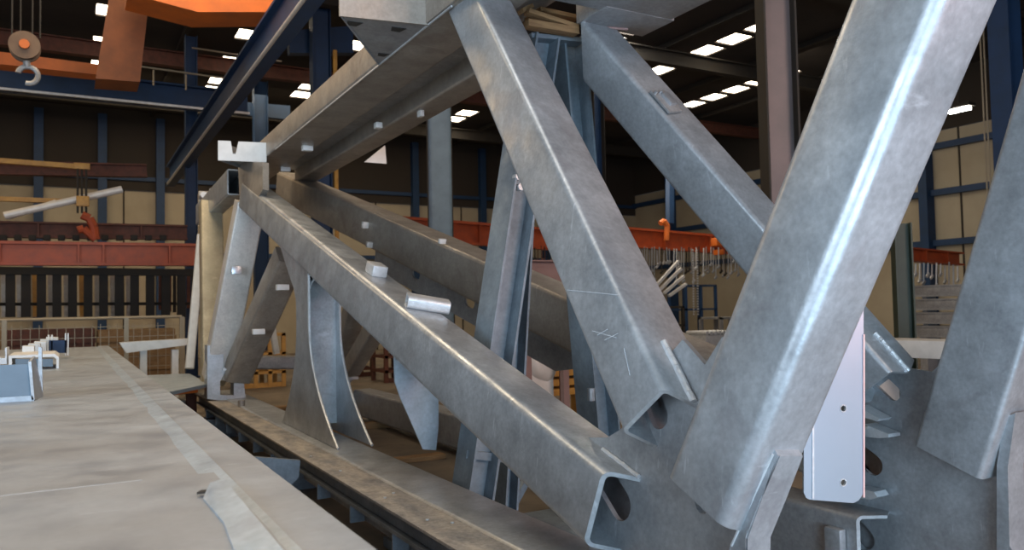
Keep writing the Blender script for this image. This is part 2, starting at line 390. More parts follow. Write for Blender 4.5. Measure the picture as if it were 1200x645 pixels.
# rear lower chord with open end at the rear node
k1 = LX(1003, 605, 4.36); k1h = k1.z
b = NB(); tube(b, Vector((4.36, 13.5, k1h)), k1, XA, -UP, .34, .44, .04, .02, off1=lambda x, y: .10*min(x, .34-x)/.17); part('lower_chord', b, 'galvd')
b = NB(); q = LX(978, 632, 4.32); box(b, Vector((4.325, q.y, q.z-.06)), XA, YA, UP, .06, .12, .26, .008); part('lug', b, 'galv')
# rear lower diagonal
rd1 = Vector((4.44, 3.35, LX(1003, 500, 4.44).z)); rd0 = Vector((3.5, 12.0, 1.84+HC)); aRD = (rd1-rd0).normalized()
b = NB(); tube(b, rd0-aRD*2.4, rd1, (XA-XA.dot(aRD)*aRD), -UP, .42, .50, .045, .02); RDo = part('lower_diagonal', b, 'galvw', 'rear lower diagonal with small pale clips')
def onRD(px, py):   # point on the side face of the rear diagonal
    n_ = (XA-XA.dot(aRD)*aRD).normalized(); r = Vector(tuple(R(px, py))); o_ = Vector((0, 0, HC)); t = (rd0-o_).dot(n_)/r.dot(n_); return o_+r*t
for px, py, a_ in ((431,264,.09),(436,287,.08),(522,283,.06)):
    p = onRD(px, py); b = NB(); box(b, p-XA*.04, XA, aRD, aRD.cross(XA), .08, a_*.7, a_, .006)
    rod(b, p-XA*.085, p-XA*.07, .018, 12); part('lug', b, 'white')
# strip plate with notches under the rear diagonal
nRD = (XA-XA.dot(aRD)*aRD).normalized(); dR = aRD.cross(nRD); dR = dR if dR.z < 0 else -dR
b = NB(); Q0 = rd0+aRD*1.5+dR*.49+nRD*.17; Q1 = rd0+aRD*6.3+dR*.49+nRD*.17
prism(b, [Q0-dR*.05, Q1-dR*.05, Q1+dR*.12, Q1+dR*.34-aRD*.5, Q0+dR*.34], nRD*.03, [capsule(Q0+aRD*x+dR*.10, Q0+aRD*(x+.08)+dR*.10, .07, nRD) for x in (1.2, 2.55, 3.6)])
part('web_plate', b, 'galvd')
for x in (.8, 2.0, 3.1):
    b = NB(); p = Q0+aRD*x+dR*.02; rod(b, p, p-nRD*.06, .022, 8); part('bolt', b, 'zinc')

# ---- lower chord (front sill) the legs stand on
SZ = HC-1.3
sl = [(1.84, 2.40), (1.86, 2.44)]
b = NB(); abox(b, 1.84, 2.18, 2.35, 14.2, SZ-.02, SZ, .003); part('sill_flange', b, 'sill', 'rust dusted flange strip of the lower chord')
b = NB(); tube(b, Vector((2.10, 14.2, SZ+.015)), Vector((2.10, 2.35, SZ+.015)), XA, -UP, .42, .30, .03, .02); SL = part('lower_chord', b, 'galv')
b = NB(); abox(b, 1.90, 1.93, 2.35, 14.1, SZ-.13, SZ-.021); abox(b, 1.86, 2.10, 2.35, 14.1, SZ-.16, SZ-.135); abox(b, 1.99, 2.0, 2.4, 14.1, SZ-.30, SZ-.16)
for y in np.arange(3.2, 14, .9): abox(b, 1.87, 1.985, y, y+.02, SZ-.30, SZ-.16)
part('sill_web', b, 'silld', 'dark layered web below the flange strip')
for y, x in ((4.6,1.95),(4.45,2.05),(5.3,1.93),(5.4,2.03),(6.4,1.95),(7.2,1.92)):
    b = NB(); rod(b, Vector((x, y, SZ-.002)), Vector((x, y, SZ+.006)), .012, 8); part('rivet', b, 'zinc')
b = NB(); rod(b, HZ(283, 477, -1.3), HZ(283, 477, -1.3)+UP*.09, .05, 14); part('pin', b, 'galvw')

# ---- arched leg: two flared plates with a web between
def arched_leg():
    e = thing_part('arched_leg')
    def pl(x, px):
        P = [LX(q[0], q[1], x) for q in px]; return P
    zb = SZ+.02
    f1 = [(335,305),(331,340),(345,370),(347,420),(340,455),(330,478),(322,490)]
    # outline in (y, z): symmetrical flare
    def z_fd(y):   # underside of the lower diagonal along y
        q = fd0+dn*.40; t = (y-q.y)/aFD.y; return (q+aFD*t).z
    yf = lambda z, side: 0
    near, far = [], []
    zt0 = z_fd(8.2)
    for i in range(15):
        t = i/14; z = zb+(z_fd(8.3)-zb)*t
        flare = max(0, 1-(z-zb)/1.15)**2.0
        near.append((8.30-.98*flare, z)); top_f = max(0, (z-zb-1.35)/.5); far.append((8.80+.70*flare+.6*top_f**2, z))
    ztop = z_fd(9.2)
    out = near+[(8.30, z_fd(8.30)+.03), (far[-1][0]+.5, z_fd(far[-1][0]+.5)+.03)]+far[::-1]
    for nm, x in (('side_plate', 2.20), ('side_plate', 2.53)):
        b = NB(); prism(b, [Vector((x, y, z)) for y, z in out], XA*.022); link(nm, b, 'galv', e)
    b = NB(); prism(b, [Vector((2.21, 8.42, zb+.09)), Vector((2.54, 8.42, zb+.09)), Vector((2.54, 8.42, zt0-.18)), Vector((2.48, 8.42, zt0-.02)), Vector((2.375, 8.42, zt0+.05)), Vector((2.27, 8.42, zt0-.02)), Vector((2.21, 8.42, zt0-.18))], YA*.02)
    link('web', b, 'galv', e)
    b = NB(); abox(b, 2.21, 2.54, 8.74, 8.76, zb+.1, z_fd(8.75)); link('web', b, 'galvd', e)
    b = NB(); abox(b, 2.235, 2.34, 8.2, 8.35, zb, zb+.085, .01); link('foot_block', b, 'galvd', e)
    # edge beads
    for x in (2.211, 2.541):
        b = NB(); path(b, [Vector((x, y-.003, z)) for y, z in near], .014, 6); link('edge_bead', b, 'zinc', e)
    # arch head between the plates
    b = NB(); n = 10; pts = [Vector((2.375-.165*math.cos(math.pi*i/n), 8.32, zt0-.20+.24*math.sin(math.pi*i/n))) for i in range(n+1)]
    path(b, pts, .012, 6); link('arch_rim', b, 'zinc', e)
    return e
arched_leg()
# ---- fin hanging below the lower diagonal
ys = 5.95
b = NB(); prism(b, [SY(462,418,ys), SY(463,448,ys), SY(470,468,ys), SY(496,527,ys), SY(511,528,ys), SY(514,500,ys), SY(514,455,ys), SY(490,420,ys)], YA*.02); fin = part('fin_plate', b, 'deckblue', 'pointed pale blue plate hanging below the lower diagonal')

# ---- lugs on the top of the near diagonal
def topFD(px, py):
    r = Vector(tuple(R(px, py))); o_ = Vector((0, 0, HC)); t = (fd0-o_).dot(dn)/r.dot(dn); return o_+r*t
p = topFD(440, 322); b = NB(); box(b, p-dn*.05, aFD, NFV, dn, .20, .14, .10, .012); part('lug', b, 'zinc')
p = topFD(497, 358); b = NB()
A, B = topFD(474, 356), topFD(522, 364)
ax = (B-A).normalized()
tube(b, A-dn*.10, B-dn*.10, aFD-ax*aFD.dot(ax), dn, .16, .10, .03, .012); part('lug', b, 'zinc', 'pale hollow cleat on the lower diagonal')

# ---- far lower node: posts fan out above the sill
NC = 1.98
def quadbeam(name, m, L0, L1, R0, R1, y0, y1, th, label=None):
    """post whose near face has these four image corners; y0 top depth, y1 foot depth"""
    b = NB(); P = [SY(*L0, y0), SY(*R0, y0), SY(*R1, y1), SY(*L1, y1)]
    prism(b, P, Vector((.05, th, 0))); bmesh.ops.bevel(b, geom=[e for e in b.edges if e.calc_length() > .6], offset=.03, segments=3, affect='EDGES')
    return part(name, b, m, label)
def beamp(name, m, P, Q, w, h, side=XA, label=None, parent=TR, r=.03):
    b = NB(); a, s, t = frame(P, Q, side); tube(b, P-s*w/2-t*h/2, Q-s*w/2-t*h/2, s, t, w, h, r, .015, cap0=True, cap1=True); return part(name, b, m, label, parent)
beamp('post', 'brightp', SY(293,238,12.25), SY(254,442,12.95), .41, .30, XA, 'shiny bright zinc post at the far node')
beamp('post', 'stain', SY(247,240,14.6), SY(250,450,13.4), .36, .30, XA, 'yellowish stained post at the far node')
beamp('post', 'galvw', SY(340,300,11.2), SY(277,440,12.75), .38, .34, XA)
beamp('post', 'white', SY(236,276,15.6), SY(222,432,15.0), .15, .12, XA, 'thin white leg left of the far node')
for px, py in ((331,337),(303,389)):
    p = SY(px, py, 11.1 if py < 350 else 11.7); b = NB(); box(b, p, XA, YA, UP, .17, .10, .08, .01); part('lug', b, 'white')
p = SY(277, 317, 12.2); b = NB(); box(b, p, XA, YA, UP, .14, .05, .12, .006); part('lug', b, 'bright')
# node foot with arch
yn = 12.7
fo = [(243,405),(262,405),(262,431),(294,431),(294,437),(289,440),(286,450),(288,470),(262,470),(243,468)]
ho = [(263,438),(278,438),(274,450),(274,464),(258,463),(258,447)]
b = NB(); prism(b, [SY(x, y, yn) for x, y in fo], YA*.30, [[SY(x, y, yn) for x, y in ho]]); part('node_foot', b, 'galv')
b = NB(); bar(b, SY(261,433,yn-.05), SY(295,435,yn-.05), .02, .03); part('weld_seam', b, 'zinc')
# chord stub going away beyond the far node
s0 = SY(266, 198, 12.6)
b = NB(); tube(b, s0, s0+Vector((0, 3.4, -.12)), XA, -UP, .26, .40, .03, .02); part('chord_stub', b, 'galv', 'short open ended box section beyond the far node')
b = NB(); prism(b, [PF(x, y, .004) for x, y in ((279,190),(308,190),(308,222),(300,236),(281,243))], NFV*.08); part('node_plate', b, 'galvw')
for px, py in ((237,232),(241,244),(247,228)):
    b = NB(); p = SY(px, py, 15.4); rod(b, p, p-YA*.2+UP*.03, .06, 10); part('bolt', b, 'bright')
b = NB(); p = SY(240, 240, 15.6); box(b, p, XA, YA, UP, .22, .08, .5, .01); part('end_plate', b, 'galvw')
# struts of the rear frame seen below the near diagonal
def beamp(name, m, P, Q, w, h, side=XA, label=None, parent=TR, r=.03):
    b = NB(); a, s, t = frame(P, Q, side); tube(b, P-s*w/2-t*h/2, Q-s*w/2-t*h/2, s, t, w, h, r, .015); return part(name, b, m, label, parent)
beamp('post', 'galvw', LX(420,345,3.9), LX(397,435,4.3), .3, .3)
beamp('post', 'galvw', LX(448,372,4.0), LX(412,432,4.2), .26, .28)
b = NB(); q = LX(402, 443, 4.2); box(b, q, XA, YA, UP, .4, .5, .05, .01); part('node_foot', b, 'galv')
b = NB(); q2 = q-UP*.22; prism(b, [q2+Vector((-.2,0,.2)), q2+Vector((.2,0,.2)), q2+Vector((.1,0,.1)), q2+Vector((.1,0,-.05)), q2+Vector((.22,0,-.25)), q2+Vector((-.2,0,-.25))], YA*.3); part('node_foot', b, 'galvd')
beamp('cross_member', 'galvd', SY(285,425,13.6), SY(350,425,13.6), .22, .30, UP)
beamp('post', 'white', SY(317,372,15.5), SY(324,415,15.5), .12, .12)

for q_ in ([(1004,476),(1014,482),(1031,491),(1028,494),(1006,488)], [(1004,494),(1041,509),(1041,513),(1030,514),(1004,511)], [(1004,572),(1024,577),(1028,583),(1020,586),(1004,584)]):
    b = NB(); prism(b, [LX(x, y, 4.50) for x, y in q_], XA*.12); part('weld_tab', b, 'zinc')
for q_ in (((694,388),(722,396)), ((700,393),(712,386)), ((708,399),(724,391)), ((664,340),(726,346)), ((738,440),(731,408))):
    b = NB(); bar(b, PF(*q_[0], -.0015), PF(*q_[1], -.001), .003, .0015, NFV); part('chalk_mark', b, 'galvch')
# ================================================================== perforated bracket plate behind the broad diagonal
BP = thing('bracket_plate', LX(975, 587, 3.55), 'shiny flat zinc plate with two bolt holes hanging behind the broad diagonal', 'plate')
o_ = LX(1010, 590, 3.75); ex = (SY(941, 585, o_.y+.10)-o_); ex.z = 0; ex = -ex.normalized(); wx = .34
def bp(x, z): return o_+ex*(x-wx)+UP*z
def fit(px, py):
    n_ = ex.cross(UP); r = Vector(tuple(R(px, py))); c_ = Vector((0, 0, HC)); t = (o_-c_).dot(n_)/r.dot(n_); return c_+r*t
pts = [fit(942,470), fit(942,578), fit(945,584), fit(949,586), fit(1000,590), fit(1006,587), fit(1011,580), fit(1012,395), fit(1012,330), fit(960,330)]
nb = ex.cross(UP); nb = nb if nb.y > 0 else -nb
hs = [capsule(fit(x, y), fit(x+.01, y), .016, nb) for x, y in ((988,479),(988,566))]
b = NB(); prism(b, pts, nb*.012, hs); link('plate', b, mat('blue tinted new zinc', (.46,.56,.66), .34, .6, (.40,.50,.60), 1.5, .6), BP)
b = NB(); bar(b, fit(952.5, 400)-nb*.002, fit(952.5, 585)-nb*.002, .012, .006, nb); link('fold_line', b, 'zinc', BP)
b = NB(); bar(b, fit(1011.5, 392)-nb*.001, fit(1011.5, 583)-nb*.001, .008, .016, nb); o = link('edge_strip', b, mat('pink paint line', (.85,.55,.52), .5, .1), BP)
for x, y in ((988,479),(988,566)):
    b = NB(); ring(b, fit(x, y)-nb*.001, nb, .0185, .0035, 20, 6); link('hole_rim', b, 'zinc', BP)

# ================================================================== DECK GIRDER in the left foreground
DZ = HC-.5
DK = thing('deck_girder', (-.6, 8, 0), 'wide flat topped steel girder in the left foreground', 'girder')
b = NB(); abox(b, -3.2, .50, 2.72, 15.6, DZ-.03, DZ-.012); link('deck_plate', b, 'deck', DK)
b = NB(); abox(b, -3.2, .44, -.6, 2.70, DZ-.03, DZ-.004); link('deck_plate', b, 'deck', DK)
b = NB(); prism(b, [Vector((.40,-.6,DZ-.005)), Vector((.44,-.6,DZ)), Vector((.56,-.6,DZ)), Vector((.56,-.6,DZ-.03)), Vector((.40,-.6,DZ-.03))], Vector((.05, 16.2, 0)))
link('edge_flange', b, 'deck', DK)
b = NB(); 
yl = list(np.arange(-.5, 15.5, .3))
L_ = [Vector((.36+.05*(y+.6)/16.2+random.uniform(-.012,.012), y, DZ-.0125)) for y in yl]; R_ = [Vector((.425+.05*(y+.6)/16.2, y, DZ+.001)) for y in yl[::-1]]
va_ = [b.verts.new(p) for p in L_]; vb_ = [b.verts.new(p) for p in R_[::-1]]
for i in range(len(va_)-1): b.faces.new((va_[i], vb_[i], vb_[i+1], va_[i+1]))
link('weld_seam', b, 'deckblue', DK)
b = NB(); path(b, [Vector((x, 2.71, DZ-.012)) for x in np.arange(-3.1, .36, .3)], .008, 6); link('weld_seam', b, 'deck', DK)
b = NB(); abox(b, .46, .49, -.6, 15.55, .35, DZ-.03); abox(b, -3.1, -3.07, -.6, 15.55, .35, DZ-.03); abox(b, -3.2, .52, 15.5, 15.55, .35, DZ-.03); link('side_web', b, 'galvd', DK)
b = NB(); abox(b, -3.2, .56, -.6, 15.6, .32, .35); link('bottom_flange', b, 'galvd', DK)
# folded blue gusset near the seam
A = HZ(262, 577, -.5); Bv = HZ(330, 640, -.5); C = HZ(232, 575, -.5)
b = NB(); 
v = [b.verts.new(p) for p in (HZ(246,566,-.475), HZ(262,561,-.470), HZ(345,660,-.490), HZ(280,660,-.499), HZ(262,612,-.498), HZ(238,584,-.499))]
b.faces.new((v[0],v[1],v[2],v[3],v[4])); b.faces.new((v[0],v[4],v[5]))
ret = bmesh.ops.extrude_face_region(b, geom=list(b.faces)); bmesh.ops.translate(b, verts=[g for g in ret['geom'] if isinstance(g, bmesh.types.BMVert)], vec=(0,0,-.012))
link('folded_gusset', b, 'deckblue', DK)
b = NB(); p = HZ(240, 578, -.496); prism(b, [p+Vector((-.022,-.008,0)), p+Vector((-.008,.016,0)), p+Vector((.03,.012,0)), p+Vector((.018,-.012,0))], UP*.006); link('notch', b, 'dark', DK)
for y in (1.2, 5.5, 10, 14.5):
    for x in (.3, -3.1):
        b = NB(); abox(b, x, x+.2, y, y+.3, 0, .32, .01); link('foot', b, 'wood', DK)
# cleats standing on the deck
def ZD(px, py): return HZ(px, py, -.51)
cl = thing_deck = bpy.data.objects.new('cleat', None); COL.objects.link(cl); cl.parent = DK; cl.location = -DK.location
y0 = ZD(45, 469).y
b = NB(); P = [SY(-60,475,y0), SY(38,469,y0), SY(36,427,y0), SY(-60,430,y0)]; prism(b, P, YA*.014); o = link('back_plate', b, 'bluel', cl)
b = NB(); P = [SY(37,469,y0-.02), SY(48,468,y0+.25), SY(38,418,y0+.25), SY(33,424,y0-.02)]; prism(b, P, XA*.016); link('end_plate', b, 'galv', cl)
y1 = y0+.25
b = NB(); P = [SY(44,462,y1), SY(50,464,y1), SY(49,408,y1), SY(45,406,y1)]; prism(b, P, YA*.12); link('end_plate', b, 'galv', cl)
b = NB(); P = [SY(-60,476,y0-.02), SY(40,470,y0-.02), SY(38,464,y0-.02), SY(-60,470,y0-.02)]; prism(b, P, YA*.03); link('weld_seam', b, 'deckblue', cl)
c2 = bpy.data.objects.new('cleat', None); COL.objects.link(c2); c2.parent = DK; c2.location = -DK.location
y2 = ZD(66, 432).y
b = NB(); prism(b, [SY(10,432,y2), SY(10,417,y2), SY(64,415,y2), SY(69,419,y2), SY(69,433,y2), SY(66,433,y2), SY(66,421,y2), SY(63,418.5,y2), SY(14,420,y2), SY(14,432,y2)], YA*.9); link('channel', b, 'white', c2)
b = NB(); prism(b, [SY(18,430,y2), SY(62,430,y2), SY(62,421,y2), SY(18,421,y2)], YA*.02); link('back_plate', b, 'bluel', c2)
for i in range(5):
    y3 = y2+.9+i*.55; b = NB(); xx = 26+i*7
    prism(b, [SY(xx,417-i*2.0,y3), SY(xx+14,417-i*2.2,y3), SY(xx+14,406-i*2.6,y3), SY(xx,406-i*2.6,y3)], YA*.30); o = link('cleat', b, 'white', DK)
y4 = y2+2.2
b = NB(); prism(b, [SY(57,414,y4), SY(78,414,y4), SY(78,399,y4), SY(57,399,y4)], YA*.02); link('back_plate', b, 'blue', c2)
for xx in (76, 79, 56, 60):
    b = NB(); prism(b, [SY(xx,417,y4), SY(xx+1.6,417,y4), SY(xx+1.6,391+(2 if xx < 70 else 0),y4), SY(xx,391+(2 if xx < 70 else 0),y4)], YA*.3); link('end_plate', b, 'white', c2)
b = NB(); prism(b, [SY(-8,427,y2), SY(8,427,y2), SY(8,408,y2), SY(6,408,y2), SY(6,420,y2), SY(-8,420,y2)], YA*.4); link('channel', b, 'zinc', c2)

# ================================================================== TRESTLE under the top chord, timber packing on top
TS = thing('steel_trestle', (3.1, 5.1, 0), 'blue grey A-shaped steel trestle standing under the top chord behind the near diagonals', 'trestle')
wt = HZ(640, 40, 2.0)
TY = 5.38
def T(px, py, y=TY): return SY(px, py, y)
zt = T(648, 46).z
def leg(A, B, w, h, m='trestle', y=TY):
    b = NB(); isec(b, T(*A, y), T(*B, y), XA, w, h, .018, .012); return link('leg', b, m, TS)
leg((632,46), (545,640), .30, .22)
leg((622,46), (588,640), .26, .12, y=TY+.3)
leg((662,46), (714,640), .30, .22, y=TY+.1)
b = NB(); bar(b, T(618,44,TY-.05), T(680,50,TY-.05), .14, .035); link('head_plate', b, 'trestle', TS)
b = NB(); bar(b, T(545,532,TY-.02), T(612,540,TY-.02), .05, .06); link('brace', b, 'trestle', TS)
b = NB(); bar(b, T(640,520,TY+.5), T(575,640,TY+.3), .05, .06); link('brace', b, 'trestle', TS)
fz = .04
b = NB(); abox(b, T(545,640).x-.35, T(705,640).x+.35, TY-.25, TY+.8, 0, .08, .01); link('base_frame', b, 'trestle', TS)
# bolts low on the trestle
b = NB(); p = T(693, 470, TY-.15); rod(b, p, p+UP*.1, .03, 10); link('bolt', b, 'galv', TS)
b = NB(); p = T(604, 208, TY-.1); rod(b, p, p-YA*.06, .03, 10); p = T(607, 220, TY-.1); rod(b, p, p-YA*.06, .03, 10); link('bolt', b, 'zinc', TS)
# timber battens
bz = T(648, 40).z
def batten(A, B, th, w, lab, y=TY):
    P, Q = T(*A, y), T(*B, y); b = NB(); bar(b, P, Q, w, th, UP, .004)
    o = link('timber_batten', b, 'wood'); c_ = (P+Q)/2; o.data.transform(Matrix.Translation(-c_)); o.location = c_
    tag(o, lab, 'timber', 'timber battens packed on the trestle')
batten((616,28), (675,38), .055, .10, 'lowest weathered timber batten lying on the trestle head', TY-.2)
batten((618,22), (674,33), .04, .10, 'timber batten second from the bottom of the packing', TY-.05)
batten((617,14), (675,33), .035, .09, 'slanting timber batten crossing the packing from upper left', TY-.2)
batten((630,12), (676,22), .035, .09, 'top right timber batten under the chord', TY-.05)
batten((610,14), (622,8), .035, .09, 'short timber batten end sticking out at the upper left of the packing', TY-.15)

# ================================================================== supports and oddments under the truss
def block(name, bm, m, lab, cat, grp=None): return solo(name, bm, m, lab, cat, grp)
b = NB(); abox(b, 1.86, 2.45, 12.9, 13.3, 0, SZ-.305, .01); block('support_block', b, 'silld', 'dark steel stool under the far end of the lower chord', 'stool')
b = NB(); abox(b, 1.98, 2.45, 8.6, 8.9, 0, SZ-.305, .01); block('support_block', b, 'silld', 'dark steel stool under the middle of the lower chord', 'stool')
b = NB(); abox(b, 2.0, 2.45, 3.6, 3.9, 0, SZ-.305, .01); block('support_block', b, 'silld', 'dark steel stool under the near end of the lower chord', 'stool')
b = NB(); abox(b, 4.36, 4.7, 9, 9.3, 0, k1h-.46, .01); block('support_block', b, 'wood', 'timber block under the rear lower chord', 'block')
b = NB(); abox(b, 4.3, 4.8, 3.4, 3.8, 0, k1h-.46, .01); block('support_block', b, 'wood', 'timber block under the rear gusset', 'block')
# rounded dark plate lying under the sill
P = [SY(x, y, 6.4) for x, y in ((262,533),(352,540),(350,560),(338,572),(334,583),(312,586),(300,578),(282,572))]
b = NB(); prism(b, P, YA*.05)
low = min(v.co.z for v in b.verts)
b2 = b; abox(b2, P[0].x+.1, P[0].x+.25, 6.4, 6.45, 0, P[0].z-.1)
block('cradle_plate', b, 'silld', 'dark rounded cradle plate standing in the shade between girder and chord', 'plate')
# blue plate and pallet just beyond the deck edge
t0 = HZ(190, 448, -1.05)
BT = thing('work_stool', (t0.x, t0.y, 0), 'low stool with pale blue flat plate between the deck girder and the far posts', 'stool')
b = NB(); pz = t0.z; prism(b, [HZ(170,440,-1.05), HZ(222,438,-1.05), HZ(244,450,-1.05), HZ(188,462,-1.05)], -UP*.05); link('plate', b, 'deckblue', BT)
b = NB(); prism(b, [HZ(178,447,-1.10), HZ(230,448,-1.10), HZ(232,454,-1.10), HZ(188,459,-1.10)], -UP*.08); link('rail', b, 'orangeb', BT)
for px, py in ((188,452),(224,448)):
    b = NB(); p = HZ(px, py, -1.15); abox(b, p.x-.08, p.x+.08, p.y-.08, p.y+.08, 0, p.z-.0); link('leg', b, 'rust', BT)
# pale beam lying beyond the deck
b = NB(); P = [SY(140,402,16.5), SY(224,397,16.5), SY(224,404,16.5), SY(148,414,16.5)]; prism(b, P, YA*.35)
for px in (168, 205):
    p = SY(px, 410, 16.6); abox(b, p.x-.06, p.x+.06, 16.55, 16.75, 0, p.z)
block('pale_beam', b, 'white', 'pale steel beam on posts just beyond the deck girder end', 'beam')
b = NB(); p = SY(205, 432, 15); abox(b, p.x-.35, p.x+.25, 14.9, 15.5, 0, .42, .04); block('cloth_bundle', b, 'galvw', 'grey wrapped bundle on the floor left of the far posts', 'bundle')
for i, (px, py, w_, h_, m_, lab) in enumerate(((330,478,.9,.08,'wood','timber plank on the floor seen through the gap left of the arched leg'),(450,540,1.6,.06,'wood','timber plank on the floor behind the lower chord'),(420,500,1.2,.1,'wood','timber plank on the floor near the arched leg foot'))):
    p = HZ(px, py, -HC+.05); b = NB(); abox(b, p.x-w_/2, p.x+w_/2, p.y-.1, p.y+.1, 0, h_, .01); block('plank', b, m_, lab, 'plank')
# pinkish primed beam behind the trestle
b = NB(); A, B = SY(606,324,10.2), SY(668,324,10.2); isec(b, A, B, UP, .2, (SY(640,306,10.2)-SY(640,343,10.2)).z, .02, .014)
for t_ in (.15, .85):
    q = A.lerp(B, t_); abox(b, q.x-.05, q.x+.05, q.y-.05, q.y+.05, 0, q.z-.15)
block('primed_beam', b, 'pink', 'pink primed I-beam on short posts behind the trestle', 'beam')
# stacked timber and wrapped goods seen through the triangle
for i in range(5):
    p0, p1 = SY(618, 458-i*11, 11.5+.02*i), SY(690, 458-i*11, 11.5+.02*i)
    b = NB(); box(b, (p0+p1)/2, XA, YA, UP, (p1-p0).length+.2+.05*(i % 2), .5, .11, .01)
    if i == 0:
        abox(b, p0.x+.1, p0.x+.25, 11.3, 11.7, 0, p0.z-.05); abox(b, p1.x-.25, p1.x-.1, 11.3, 11.7, 0, p0.z-.05)
    lab = ['bottom yellowish board of the stack behind the trestle','second board from the bottom of the yellowish stack','middle board of the yellowish stack behind the trestle','second board from the top of the yellowish stack','top board of the yellowish stack behind the trestle'][i]
    block('timber_board', b, 'yellow', lab, 'board', 'yellowish boards stacked behind the trestle')
b = NB(); bmesh.ops.create_icosphere(b, subdivisions=3, radius=.3)
for v in b.verts:
    k = 1+.22*math.sin(9*v.co.x+3*v.co.z)*math.cos(7*v.co.y); v.co = Vector((v.co.x*k*.9, v.co.y*.5*k, v.co.z*k*1.1))
q = SY(632, 425, 10.6); bmesh.ops.translate(b, verts=b.verts, vec=q)
abox(b, q.x-.22, q.x+.22, 10.55, 10.75, 0, q.z-.15)
block('wrapped_bundle', b, 'white', 'crumpled clear plastic wrapped bundle behind the trestle', 'bundle')
b = NB(); p = SY(657, 400, 10.9); abox(b, p.x-.02, p.x+.02, 10.9, 10.94, 0, p.z); block('thin_post', b, 'rust', 'thin rusty post beside the plastic wrapped bundle', 'post')
# cardboard boxes at the right edge
b = NB(); P = LX(1188, 530, 6.2); abox(b, 6.2, 7.2, P.y-.9, P.y+.1, P.z-.25, P.z+.12, .01); top = P.z
block('cardboard_box', b, 'card', 'upper brown cardboard box at the right edge', 'box', 'cardboard boxes at the right edge')
b = NB(); abox(b, 6.15, 7.25, P.y-1.0, P.y+.12, P.z-.66, P.z-.27, .01); block('cardboard_box', b, 'card', 'lower brown cardboard box at the right edge', 'box', 'cardboard boxes at the right edge')
b = NB(); abox(b, 6.1, 7.3, P.y-1.05, P.y+.15, 0, P.z-.68, .01); block('pallet_crate', b, 'rust', 'dark crate under the cardboard boxes', 'crate')

# ================================================================== HALL
EX, EY = 30.0, 38.0
b = NB(); abox(b, -22, EX, -12, EY, -.1, 0); struct('floor', b, 'floor')
RZ = 9.0+HC
ZB = SY(186, 190, EY).z
b = NB(); abox(b, -22, EX, EY, EY+.2, 0, 7.4); struct('wall_back', b, 'wall')
b = NB(); abox(b, -22, EX, EY-.12, EY-.02, 7.4, RZ); struct('trim_1', b, 'walld')
b = NB(); abox(b, EX, EX+.2, -12, EY, 0, 8.6); struct('wall_right', b, 'wall')
b = NB(); abox(b, EX-.1, EX-.02, -12, EY, 8.6, RZ); struct('trim_2', b, 'walld')
# roof with real openings for the skylights
rows = {1.1: [25.7,28.7,31.4], 5.1: [24.6,26.0,29.0,31.7,33.0], 8.4: [25.5,31.0,32.3], 15.9: [17.4,18.7,20.0,21.3,32.2,33.5], 19.7: [18.0,19.3,20.6,21.9,23.2], 24.4: [21.3,22.6,23.9,25.2,26.5]}
b = NB(); sky = NB(); sky2 = NB()
outer = [Vector((-22,-12,RZ)), Vector((EX,-12,RZ)), Vector((EX,EY,RZ)), Vector((-22,EY,RZ))]
hs = []; n_w = 0
for l, ss in rows.items():
    for s in ss:
        hs.append([Vector((l-.42,s-.5,RZ)), Vector((l+.42,s-.5,RZ)), Vector((l+.42,s+.5,RZ)), Vector((l-.42,s+.5,RZ))])
xs = sorted({-22.0, EX}|{v for h_ in hs for v in (h_[0].x, h_[1].x)})
for xa, xb in zip(xs, xs[1:]):
    cut = sorted((h_[0].y, h_[2].y) for h_ in hs if abs(h_[0].x-xa) < 1e-4 and abs(h_[1].x-xb) < 1e-4)
    yy = -12.0
    for c0, c1 in cut: abox(b, xa, xb, yy, c0, RZ, RZ+.12); yy = c1
    abox(b, xa, xb, yy, EY, RZ, RZ+.12)
struct('ceiling', b, 'roof')
for h_ in hs:
    n_w += 1; q = NB(); prism(q, [p+UP*.05 for p in h_], UP*.02); struct('window_%d' % n_w, q, 'skyl2' if (h_[0].x > 15 and h_[0].y < 20.9 and h_[0].x < 16) else 'skyl')
# side wall bracing / rails
def trim(i, bm, m): struct('trim_%d' % i, bm, m)
ti = 3
for pz in (SY(497,229,EY-.2).z, SY(186,208,EY-.2).z-3.4):
    b = NB(); abox(b, -22, EX, EY-.25, EY-.02, pz-.09, pz+.09); trim(ti, b, 'blue'); ti += 1
for q in ((1130,165),(1130,221),(1120,283)):
    z = LX(*q, EX-.2).z; b = NB(); abox(b, EX-.25, EX-.02, -12, EY, z-.12, z+.12); trim(ti, b, 'blue'); ti += 1
for px in (188, 45, 487, 566, 785, 120, 640):
    x = SY(px, 240, EY-.3).x
    if x < EX-.3:
        b = NB(); abox(b, x-.17, x+.17, EY-.4, EY-.02, 0, RZ-.3); trim(ti, b, 'blue'); ti += 1
for px in (1085, 1178, 785):
    y = LX(px, 240, EX-.3).y; b = NB(); abox(b, EX-.5, EX-.02, y-.18, y+.18, 0, RZ-.3); trim(ti, b, 'blue'); ti += 1
# panel joints of the cladding
for px in (145, 275, 440, 540):
    x = SY(px, 240, EY).x; b = NB(); abox(b, x-.03, x+.03, EY-.04, EY+.01, 0, 7.4); trim(ti, b, 'walld'); ti += 1
y = LX(1127, 240, EX).y; b = NB(); abox(b, EX-.04, EX+.01, y-.03, y+.03, 0, 8.6); trim(ti, b, 'walld'); ti += 1
